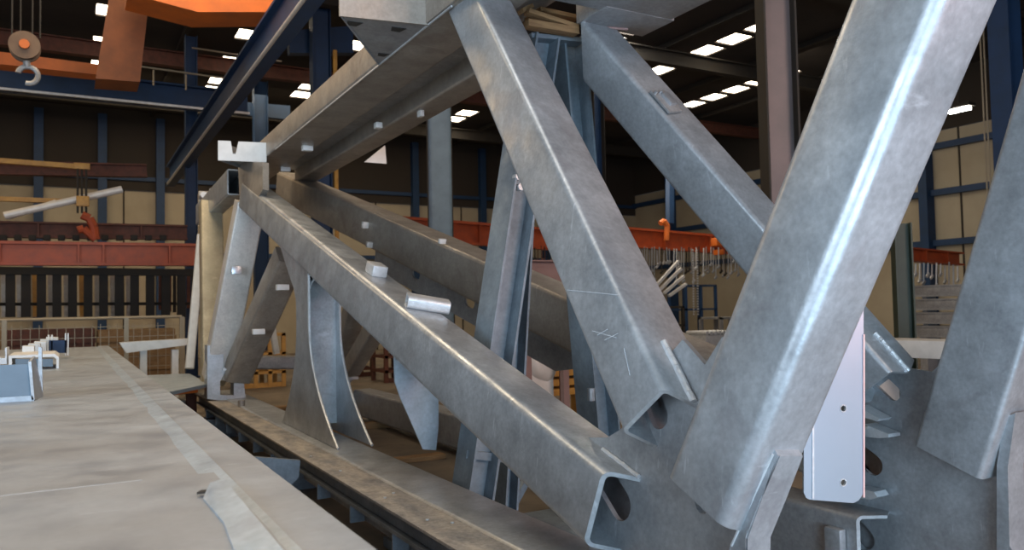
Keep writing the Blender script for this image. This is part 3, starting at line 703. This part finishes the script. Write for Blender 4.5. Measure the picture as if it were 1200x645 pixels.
# roof beams across the hall
def beam_thing(name, A, B, w, h, m, lab, cat, grp=None, side=UP, t=.03):
    b = NB(); isec(b, A, B, side, w, h, t, t*.7); return solo(name, b, m, lab, cat, grp)
for i, y in enumerate((14, 20.5, 27.8, 34)):
    b = NB(); isec(b, Vector((-22, y, RZ-.55)), Vector((EX, y, RZ-.55)), UP, .3, .5, .04, .03)
    trim(ti, b, 'dark' if i != 2 else 'rust'); ti += 1
for i, x in enumerate((-8, -3, 3.2, 10.3, 13.5, 17.8, 22.1, 26)):
    b = NB(); abox(b, x-.08, x+.08, -12, EY, RZ-.2, RZ-.02); trim(ti, b, 'dark'); ti += 1
# columns
def column(x, y, w, d, m, mw, lab, top=RZ-.3, ang=0):
    t = thing('steel_column', (x, y, 0), lab, 'column', 'steel columns of the hall')
    c_, s_ = math.cos(ang), math.sin(ang); ex, ey = Vector((c_, s_, 0)), Vector((-s_, c_, 0)); c0 = Vector((x, y, 0))
    for sg in (-1, 1):
        b = NB(); box(b, c0+ex*(sg*(w/2-.012))+UP*top/2, ex, ey, UP, .024, d, top); link('flange', b, m, t)
    b = NB(); box(b, c0+UP*top/2, ex, ey, UP, w-.05, .016, top); link('web', b, mw, t)
    b = NB(); box(b, c0+UP*.02, ex, ey, UP, w+.2, d+.2, .04); link('base_plate', b, m, t)
    return t
va = math.atan2(NF[1], NF[0])
def colpx(px0, px1, y, m, mw, lab, d=.3, ang=-.5):
    A, B = SY(px0, 240, y), SY(px1, 240, y); return column((A.x+B.x)/2, y, (B-A).length, d, m, mw, lab, ang=ang)
colpx(217, 231, 26, 'blue', 'blue', 'slim blue column beyond the far posts on the left', .3, 0)
column(8.0, 17.75, .62, .34, 'dark', 'bluel', 'pale blue grey column with dark flanges standing behind the top chord', ang=-.45)
C2 = column(8.0, 7.1, .42, .34, 'dark', 'col', 'massive dark mauve column behind the rear diagonal', ang=-.5)
p = LX(1057, 300, 11.5); column(p.x, p.y, .26, .26, 'green', 'green', 'dark green post beside the grey beam stack on the right', ang=-.7, top=LX(1057,262,11.5).z)
for px, y, lab in ((305, 30, 'blue column under the runway beam end left of the top chord'), (376, 21, 'blue column with ochre cable pipe left of the chord bracket')):
    A = SY(px, 140, y); t = column(A.x, y, .5, .35, 'blue', 'blue', lab)
    if px == 376:
        b = NB(); rod(b, Vector((A.x+.32, y-.3, 0)), Vector((A.x+.32, y-.3, 9)), .06, 10); link('cable_pipe', b, 'yellow', t)
A = SY(700, 200, 20); column(A.x, 20, .4, .35, 'dark', 'blue', 'dark blue column between the two steep diagonals')
A = LX(1180, 100, 16); column(A.x, A.y, .45, .4, 'blue', 'blue', 'blue column at the right behind the rear steep diagonal')
# runway beam along the hall, cross girder, crane
A = LX(258, 142, 3.1); Bq = LX(352, 0, 3.1)
b = NB(); zz = A.z+.5
isec(b, Vector((3.12, 30, A.z+.36)), Vector((3.12, 2, A.z+.36)), UP, .26, .72, .05, .03); RB = solo('runway_beam', b, 'blue', 'dark blue crane runway beam running over the far left of the truss', 'beam')
b = NB(); rod(b, Vector((2.98, 29.5, A.z+.02)), Vector((2.98, 6, A.z+.02)), .035, 8); solo('conductor_rail', b, 'zinc', 'pale conductor rail under the edge of the runway beam', 'rail')
yb = 24
A, B = SY(-60, 82, yb), SY(290, 121, yb)
zc = (SY(100,88,yb).z+SY(100,116,yb).z)/2; hh = SY(100,88,yb).z-SY(100,116,yb).z
b = NB(); isec(b, Vector((-16, yb, zc)), Vector((B.x, yb, zc)), UP, .4, hh, .05, .03); solo('cross_girder', b, 'blue', 'long blue girder across the upper left of the hall', 'girder')
b = NB(); zz = SY(100,117,yb).z; bar(b, Vector((-16, yb-.3, zz)), Vector((B.x, yb-.3, zz)), .06, .06); solo('conductor_rail', b, 'zinc', 'thin pale rail under the long blue girder', 'rail')
CB = thing('overhead_crane', (0, 17, 6), 'orange overhead travelling crane at the upper left', 'crane')
b = NB(); P = [SY(112,92,17), SY(164,96,17), SY(178,-30,17), SY(132,-30,17)]; prism(b, P, YA*.8); link('crane_girder', b, mat('dark orange brown paint', (.26,.075,.018), .6, 0, (.14,.04,.012), 2, .8), CB)  # this girder has a darker orange brown paint of its own
b = NB(); P = [SY(150,-8,15.5), SY(232,14,15.5), SY(318,14,15.5), SY(350,4,15.5), SY(350,-40,15.5), SY(150,-40,15.5)]; prism(b, P, YA*.9); link('crane_girder', b, 'orangeb', CB)
b = NB(); P = [SY(-20,58,20), SY(120,76,20), SY(120,88,20), SY(-20,73,20)]; prism(b, P, YA*.5); link('end_carriage', b, 'orangeb', CB)
b = NB(); P = [SY(338,36,21.5), SY(414,30,21.5), SY(414,62,21.5), SY(340,62,21.5)]; prism(b, P, YA*.3); solo('blue_crossbeam', b, 'blue', 'short blue crossbeam behind the blue column left of the chord bracket', 'beam')
b = NB(); P = [SY(280,119,30.4), SY(340,124,30.4), SY(340,140,30.4), SY(280,134,30.4)]; prism(b, P, YA*.3); solo('blue_crossbeam', b, 'blue', 'blue crossbeam resting on the column under the runway beam end', 'beam')
# walkway railing under the roof
WR = thing('walkway_railing', SY(250, 95, 22), 'thin pale walkway railing under the roof at the upper left', 'railing')
b = NB(); path(b, [SY(165,78,22), SY(300,97,22)], .025, 6); link('rail', b, 'rope', WR)
b = NB(); path(b, [SY(225,56,22), SY(330,72,22)], .025, 6); link('rail', b, 'rope', WR)
for px in (180, 218, 270):
    b = NB(); path(b, [SY(px,80+(px-165)*.14,22), SY(px,98+(px-165)*.14,22)], .02, 6); link('post', b, 'rope', WR)
# crane hook block
HK = thing('crane_hook', SY(32, 98, 14), 'dark crane hook block hanging at the upper left', 'hook')
c_ = SY(29, 55, 14); rr_ = (SY(48,55,14)-SY(29,55,14)).length
vd = YA
b = NB(); rod(b, c_-vd*.12, c_-vd*.09, rr_*.98, 32); rod(b, c_+vd*.09, c_+vd*.12, rr_*.98, 32); rod(b, c_-vd*.08, c_+vd*.08, rr_*.8, 28); link('pulley_block', b, mat('grimy brown paint', (.16,.10,.06), .5, .3, (.10,.06,.04), 5, .8), HK)
b = NB(); rod(b, c_-vd*.17, c_+vd*.17, .07, 14); link('axle', b, 'orangeb', HK)
hc = SY(33, 88, 14)
b = NB(); path(b, [SY(31,72,14), SY(32,79,14)], .05, 10); ring(b, hc, YA, .13, .04, 22, 8, -2.2, 2.6); link('hook', b, 'galvd', HK)
b = NB()
for px in (14, 24, 38, 47): rod(b, SY(px, 45, 14), Vector((SY(px, 45, 14).x, 14, RZ)), .012, 6)
link('rope', b, 'dark', HK)
# crane-lift hoses far right
for k, px in enumerate((1157, 1161)):
    A = LX(px, 225, 20); b = NB(); rod(b, Vector((A.x, A.y, A.z-1.5)), Vector((A.x, A.y, RZ)), .02, 6); solo('hanging_cable', b, 'rope', ['left','right'][k]+' one of two thin cables hanging at the far right', 'cable')
b = NB(); p = LX(1124, 129, 26); abox(b, p.x-.1, p.x+.1, p.y-.35, p.y+.35, p.z-.05, p.z+.05)
t = thing('hall_lamp', p, 'small lit lamp under the roof beyond the broad diagonal', 'lamp'); link('lamp_tube', b, 'lamp', t); 
b = NB(); abox(b, p.x-.2, p.x+.2, p.y-.45, p.y+.45, p.z+.06, p.z+.16); rod(b, p+UP*.1, Vector((p.x, p.y, RZ)), .02, 6); link('housing', b, 'dark', t)

# ------------------------------------------------------------------ left bay: load beams, hangers, rack of dark hanging profiles, fence
def lbeam(name, px0, px1, y0a, y1a, s, m, lab, dep=.3, stiff=(), slope=0.0, parent=None):
    P = [SY(px0, y0a, s), SY(px1, y0a+slope, s), SY(px1, y1a+slope, s), SY(px0, y1a, s)]
    t = thing(name, (P[0]+P[2])/2, lab, 'beam')
    h = P[0].z-P[3].z; mid0, mid1 = (P[0]+P[3])/2, (P[1]+P[2])/2
    b = NB(); isec(b, mid0, mid1, UP, dep, h, h*.12, .02); link('girder', b, m, t)
    for q in stiff:
        c0 = SY(q, (y0a+y1a)/2, s); t_ = (c0.x-mid0.x)/(mid1.x-mid0.x); c0 = mid0.lerp(mid1, t_)
        b = NB(); abox(b, c0.x-.02, c0.x+.02, s-dep*.52, s+dep*.45, c0.z-h/2+.02, c0.z+h/2-.02); link('stiffener', b, m, t)
    return t
LB1 = lbeam('load_beam', -120, 231, 281, 311, 21, 'orange', 'bright orange red load beam above the hanging rack on the left', .3, (0,92,121,198), 3)
LB2 = lbeam('load_beam', -120, 219, 257, 277, 23, 'rust', 'dark rusty red load beam just above the bright orange one', .3, (45,110,165), 6)
lbeam('load_beam', -120, 172, 186, 203, 23.5, 'rust', 'uppermost dark red load beam on the left', .25, (), 6)
b = NB(); bar(b, SY(-60,184,22.8), SY(98,196,22.8), .15, .12); solo('guide_bar', b, 'yellow', 'ochre bar along the uppermost load beam', 'bar')
b = NB(); bar(b, SY(-60,231,22.8), SY(98,237,22.8), .15, .11); solo('guide_bar', b, 'yellow', 'ochre bar above the two pale diagonal tubes', 'bar')
t = thing('load_hook', SY(100, 255, 21.6), 'orange lifting hook with chains gripping the load beams', 'hook')
b = NB(); path(b, [SY(96,252,21.6), SY(105,256,21.6), SY(110,266,21.6), SY(112,281,21.6)], .10, 8); path(b, [SY(112,281,21.6), SY(98,268,21.6), SY(91,270,21.6)], .09, 8); link('hook', b, 'orange', t)
b = NB()
for px in (91, 96, 101): rod(b, SY(px, 196, 21.6), SY(px, 250, 21.6), .025, 6)
link('chain', b, 'dark', t)
for q_ in ((97,236,.28,.25),(96,195,.35,.15)):
    b = NB(); box(b, SY(q_[0],q_[1],21.6), XA, YA, UP, q_[2], .1, q_[3], .02); link('shackle', b, 'yellow', t)
b = NB(); rod(b, SY(5,253,22.2), SY(143,222,22.2), .09, 10); solo('pale_tube', b, 'white', 'longer pale tube slanting up to the right behind the chains', 'tube')
b = NB(); rod(b, SY(8,255,22.4), SY(66,237,22.4), .07, 10); solo('pale_tube', b, 'white', 'shorter pale tube slanting below the longer one', 'tube')
# hanger brackets under the dark beam
k = 0
for px in range(4, 200, 17):
    k += 1; b = NB(); p = SY(px, 279, 22.9); box(b, p, XA, YA, UP, .16, .2, .14, .02)
    tag(solo('roller_bracket', b, 'dark', 'small dark bracket sitting between the two lower load beams', 'bracket', 'dark brackets between the load beams'))
# rack of hanging profiles
rk = 0
hr_ = NB(); bar(hr_, SY(-60,317,23), SY(250,320,23), .3, .18); solo('hanging_rail', hr_, 'dark', 'dark rail from which the row of dark profiles hangs on the left', 'rail')
for i in range(13):
    px = -6+i*18.2; b = NB(); P0, P1 = SY(px, 321, 23), SY(px, 372, 23)
    isec(b, P0, P1, YA, .20, .22, .03, .02)
    solo('hanging_profile', b, 'dark', 'dark vertical steel profile hanging in the row under the orange load beam', 'profile', 'dark profiles hanging in a row on the left')
for i in range(10):
    px = 188+i*5.5; b = NB(); P0, P1 = SY(px, 316, 25+.3*(i % 3)), SY(px, 372-random.random()*12, 25+.3*(i % 3)); bar(b, P0, P1, .09, .07, YA)
    solo('hanging_profile', b, 'dark' if i % 2 else 'rust', 'thin dark profile hanging in the dense bunch beside the far posts', 'profile', 'thin dark profiles hanging left of the far posts')
for i in range(9):
    px = 5+i*18.2; b = NB(); P0, P1 = SY(px, 322, 26), SY(px+1, 372, 26); bar(b, P0, P1, .16, .1, YA)
    solo('hanging_profile', b, 'yellow' if i in (2, 5) else 'galvw', 'pale galvanised profile hanging behind the dark row', 'profile', 'pale profiles hanging behind the dark row')
b = NB(); bar(b, SY(-60,357,23.4), SY(225,356,23.4), .06, .08); solo('spacer_bar', b, 'dark', 'thin dark bar crossing the row of hanging profiles', 'bar')
# fence
FN = thing('mesh_fence', (SY(100, 400, 19).x, 19, 0), 'pale tube railing with wire mesh beyond the deck girder', 'fence')
ft = SY(100, 373.5, 19).z
b = NB(); rod(b, Vector((-14, 19, ft)), Vector((SY(213,373,19).x, 19, ft)), .035, 8); link('top_rail', b, 'rope', FN)
for px in (-120, 5, 148, 213):
    x = SY(px, 390, 19).x; b = NB(); abox(b, x-.045, x+.045, 18.96, 19.04, 0, ft); link('post', b, 'rope', FN)
b = NB(); xr = SY(213, 390, 19).x
for x in np.arange(-9, xr, .16): abox(b, x-.006, x+.006, 18.995, 19.005, .15, ft-.12)
for z in np.arange(.15, ft-.1, .22): abox(b, -9, xr, 18.995, 19.005, z-.006, z+.006)
o = link('wire_mesh', b, 'rope', FN)
# crates with yellow boards behind the fence
for i, (px, w_) in enumerate(((-50,1.7),(60,1.8),(160,1.7))):
    x = SY(px, 400, 21.5).x
    b = NB(); abox(b, x-w_/2, x+w_/2, 21.2, 22.2, 0, SY(px,386,21.5).z, .02)
    for j in range(4): abox(b, x-w_/2-.02, x+w_/2+.02, 21.15, 21.2, .25+j*.35, .37+j*.35)
    solo('timber_crate', b, 'rust' if i == 1 else 'wood', ['dark brown crate behind the fence at the left edge','rusty crate behind the middle of the fence','dark brown crate behind the right end of the fence'][i], 'crate', 'crates behind the mesh fence')

# ------------------------------------------------------------------ middle bay: load beams and hanging parts
lbeam('load_beam', 470, 690, 254, 282, 24, 'orange', 'orange red load beam seen between column and trestle', .3, (560,), 16)
lbeam('load_beam', 690, 872, 263, 287, 20, 'orange', 'orange load beam between the two steep diagonals with parts hanging below', .3, (776,830), 14)
lbeam('load_beam', 1060, 1124, 290, 306, 13, 'orange', 'short orange load beam above the grey beam stack on the right', .3, (1080,1105), 6)
t = thing('load_hook', SY(778, 265, 19.7), 'orange lifting hook on the load beam between the steep diagonals', 'hook')
b = NB(); path(b, [SY(774,262,19.7), SY(778,259,19.7), SY(782,265,19.7), SY(781,282,19.7)], .09, 8); link('hook', b, 'orangeb', t)
b = NB(); bar(b, SY(785,190,20.2), SY(785,262,20.2), .2, .2, XA); link('hanger', b, 'blue', t)
t = thing('chain_hoist', SY(842, 290, 19.6), 'small orange chain hoist at the right end of the middle load beam', 'hoist')
b = NB(); box(b, SY(840,284,19.6), XA, YA, UP, .3, .3, .28, .05); box(b, SY(842,296,19.6), XA, YA, UP, .22, .3, .18, .04); link('housing', b, 'orangeb', t)
def hangrow(px0, px1, n, y0, y1, s, grp, mats, labs, jit=10):
    for i in range(n):
        px = px0+(px1-px0)*i/(n-1); q0 = SY(px, y0+random.uniform(-1, 2), s+(i % 3-1)*.32); ln = random.uniform(.4, 1)*(y1-y0)
        q1 = SY(px+random.uniform(-.6, .6), y0+ln, s+(i % 3-1)*.32)
        b = NB(); rod(b, q0, q1, .02, 6); mid = q1
        box(b, mid, Vector((.8,.1,.6)).normalized(), YA, Vector((-.6,0,.8)), .16, .05, .07, .01)
        solo('hanging_part', b, random.choice(mats), labs, 'part', grp)
hangrow(738, 868, 46, 290, 330, 19.8, 'small galvanised parts hanging between the steep diagonals', ['galv','zinc','galvd','dark'], 'small galvanised part on a wire under the middle orange load beam')
hangrow(575, 690, 30, 288, 322, 23.8, 'small galvanised parts hanging behind the trestle', ['galvw','zinc','dark','rust'], 'small part on a wire under the orange load beam behind the trestle')
hangrow(1068, 1122, 12, 308, 340, 12.9, 'small galvanised parts hanging at the right', ['galv','zinc','galvd'], 'small pale part on a wire under the short orange load beam at the right')
for i in range(4):
    b = NB(); A, B = SY(772+i*5, 342+i*2-3*i, 18.6), SY(797+i*3, 308+i*5, 18.6)
    A, B = SY(766+i*6, 338+i*3, 18.6), SY(795+i*3, 306+i*9, 18.6); bar(b, A, B, .07, .10, YA)
    solo('hanging_plate', b, 'white', 'pale strip slanting in the fan of strips between the steep diagonals', 'strip', 'pale slanting strips between the steep diagonals')
for i, px in enumerate((812, 817)):
    b = NB(); top_, bot = SY(px, 292, 19.2), SY(px+1, 370, 19.2)
    n = 26
    for j in range(n): q = top_.lerp(bot, (j+.5)/n); box(b, q, XA, YA, UP, .055, .03, .05, .008)
    solo('hanging_chain', b, 'zinc', ['left','right'][i]+' one of the two long chains between the steep diagonals', 'chain')
# machines and low goods beyond
def crate(px0, px1, pyt, s, m, lab, cat='crate', dep=1.0, name='storage_rack', n=3):
    A, B = SY(px0, pyt, s), SY(px1, pyt, s); b = NB(); abox(b, A.x, B.x, s, s+.05, 0, .12)
    for j in range(n+1):
        x = A.x+(B.x-A.x)*j/n
        for yy in (s, s+dep): abox(b, x-.05, x+.05, yy-.05, yy+.05, 0, A.z)
    for z in (A.z*.3, A.z*.65, A.z): abox(b, A.x-.05, B.x+.05, s-.05, s+dep+.05, z-.07, z)
    return solo(name, b, m, lab, cat)
crate(745, 800, 360, 22, 'dark', 'dark storage rack below the hanging parts', 'rack')
crate(803, 838, 334, 24, 'blue', 'blue storage rack right of the long chains', 'rack', n=2)
crate(845, 880, 372, 20, 'galvd', 'grey storage rack near the foot of the rear diagonal', 'rack', n=2)
b = NB(); A = SY(838, 385, 14.5); abox(b, A.x-.5, A.x+.35, 14.3, 15.0, 0, SY(838,387,14.5).z-.12)
for j in range(6): rod(b, Vector((A.x-.45+j*.14, 14.3, SY(838,387,14.5).z-.06)), Vector((A.x-.45+j*.14, 15.0, SY(838,387,14.5).z-.06)), .05, 8)
solo('tube_pallet', b, 'zinc', 'pallet of short pale tubes beyond the foot of the steep diagonals', 'pallet')
crate(452, 500, 400, 20, 'rust', 'rusty rack behind the pointed blue plate', 'rack', n=2)
crate(283, 332, 392, 21, 'yellow', 'ochre rack seen between the far posts', 'rack', n=3)
crate(394, 436, 408, 22.5, 'rust', 'rusty rack seen right of the arched leg', 'rack', n=3)
b = NB(); p = SY(443, 322, 24); abox(b, -2, 0, 0, .1, 0, .1); b.free()
# beam stack on the right
zst = [LX(1095, y_, 14.5).z for y_ in (341, 357, 373, 389)]
for i, z in enumerate(zst):
    y_a, y_b = LX(1068, 365, 14.5).y, LX(1140, 365, 14.5).y
    b = NB(); h_ = .22; abox(b, 14.5, 14.9, y_b-.6, y_a+.2, z-h_/2, z+h_/2, .01); abox(b, 14.48, 14.5, y_b-.6, y_a+.2, z-h_/2, z-h_/2+.03); abox(b, 14.48, 14.5, y_b-.6, y_a+.2, z+h_/2-.03, z+h_/2)
    if i == 3:
        for yy in (y_a-.3, y_b+.2): abox(b, 14.5, 14.9, yy, yy+.15, 0, z-h_/2)
    else: 
        for yy in (y_a-.3, y_b+.2): abox(b, 14.55, 14.85, yy, yy+.1, z-h_/2-.10, z-h_/2)
    solo('grey_beam', b, 'galvd', ['topmost grey beam of the stack beside the green post','second grey beam from the top of the stack beside the green post','third grey beam from the top of the stack beside the green post','lowest grey beam of the stack beside the green post'][i], 'beam', 'grey beams stacked beside the green post')
p = LX(1085, 408, 9.5); b = NB(); abox(b, 9.3, 9.9, p.y-1.1, p.y+.8, p.z-.12, p.z+.1, .01)
for yy in (p.y-.9, p.y+.6): abox(b, 9.4, 9.8, yy, yy+.12, 0, p.z-.12)
solo('white_channel', b, 'white', 'broad pale channel lying low behind the rear node', 'channel')

# ================================================================== LIGHT
wd = bpy.data.worlds.new('world'); SC.world = wd; wd.use_nodes = True
wd.node_tree.nodes['Background'].inputs[0].default_value = (.50, .62, .78, 1); wd.node_tree.nodes['Background'].inputs[1].default_value = .16
def area(name, loc, target, sx, sy, e, col):
    l = bpy.data.lights.new(name, 'AREA'); l.shape = 'RECTANGLE'; l.size = sx; l.size_y = sy; l.energy = e; l.color = col
    o = bpy.data.objects.new(name, l); COL.objects.link(o); o.location = loc
    o.rotation_euler = (Vector(target)-Vector(loc)).to_track_quat('-Z', 'Y').to_euler(); return o
area('door_daylight', (-7, -1.5, 2.6), (3, 4, 1.6), 7, 4.5, 850, (.72, .86, 1.0))
area('floor_bounce', (2.2, -1.2, .5), (3.2, 3.4, 1.2), 2.4, 1.0, 75, (.50, .76, 1.0))
area('rear_door_daylight', (.5, -6, 2.0), (4, 4, .9), 6, 3, 560, (.58, .80, 1.0))
area('rear_warm_fill', (6.0, -7, 7.5), (2.8, 4, 2.6), 5, 2.5, 820, (1.0, .74, .60))  # added warm fill lamp, high behind the camera, for the upward near faces
area('side_pink_fill', (6.5, -5, 3.0), (2.6, 2, 4.6), 3, 2.2, 130, (1.0, .48, .42))  # added pink lamp to tint the right face of the broad diagonal
area('roof_light_near', (1.5, 3.5, RZ-.6), (2.2, 5, 0), 7, 4, 300, (1.0, .92, .82))
area('roof_light_far', (1.0, 12.5, RZ-.6), (2.0, 11, 0), 8, 3, 620, (1.0, .78, .52))
area('roof_light_back', (6, 30, RZ-.8), (6, 34, 2), 18, 3, 420, (1.0, .78, .50))
area('roof_light_right', (22, 20, RZ-.8), (28, 20, 3), 3, 16, 330, (1.0, .82, .60))
area('roof_light_left', (-6, 24, RZ-.8), (-4, 24, 0), 10, 3, 480, (1.0, .70, .40))
for nm, P_ in (('rd0', rd0), ('rd1', rd1), ('rv1', rv1), ('rr0', rr0)): print(nm, tuple(round(v, 2) for v in P_), proj(P_))
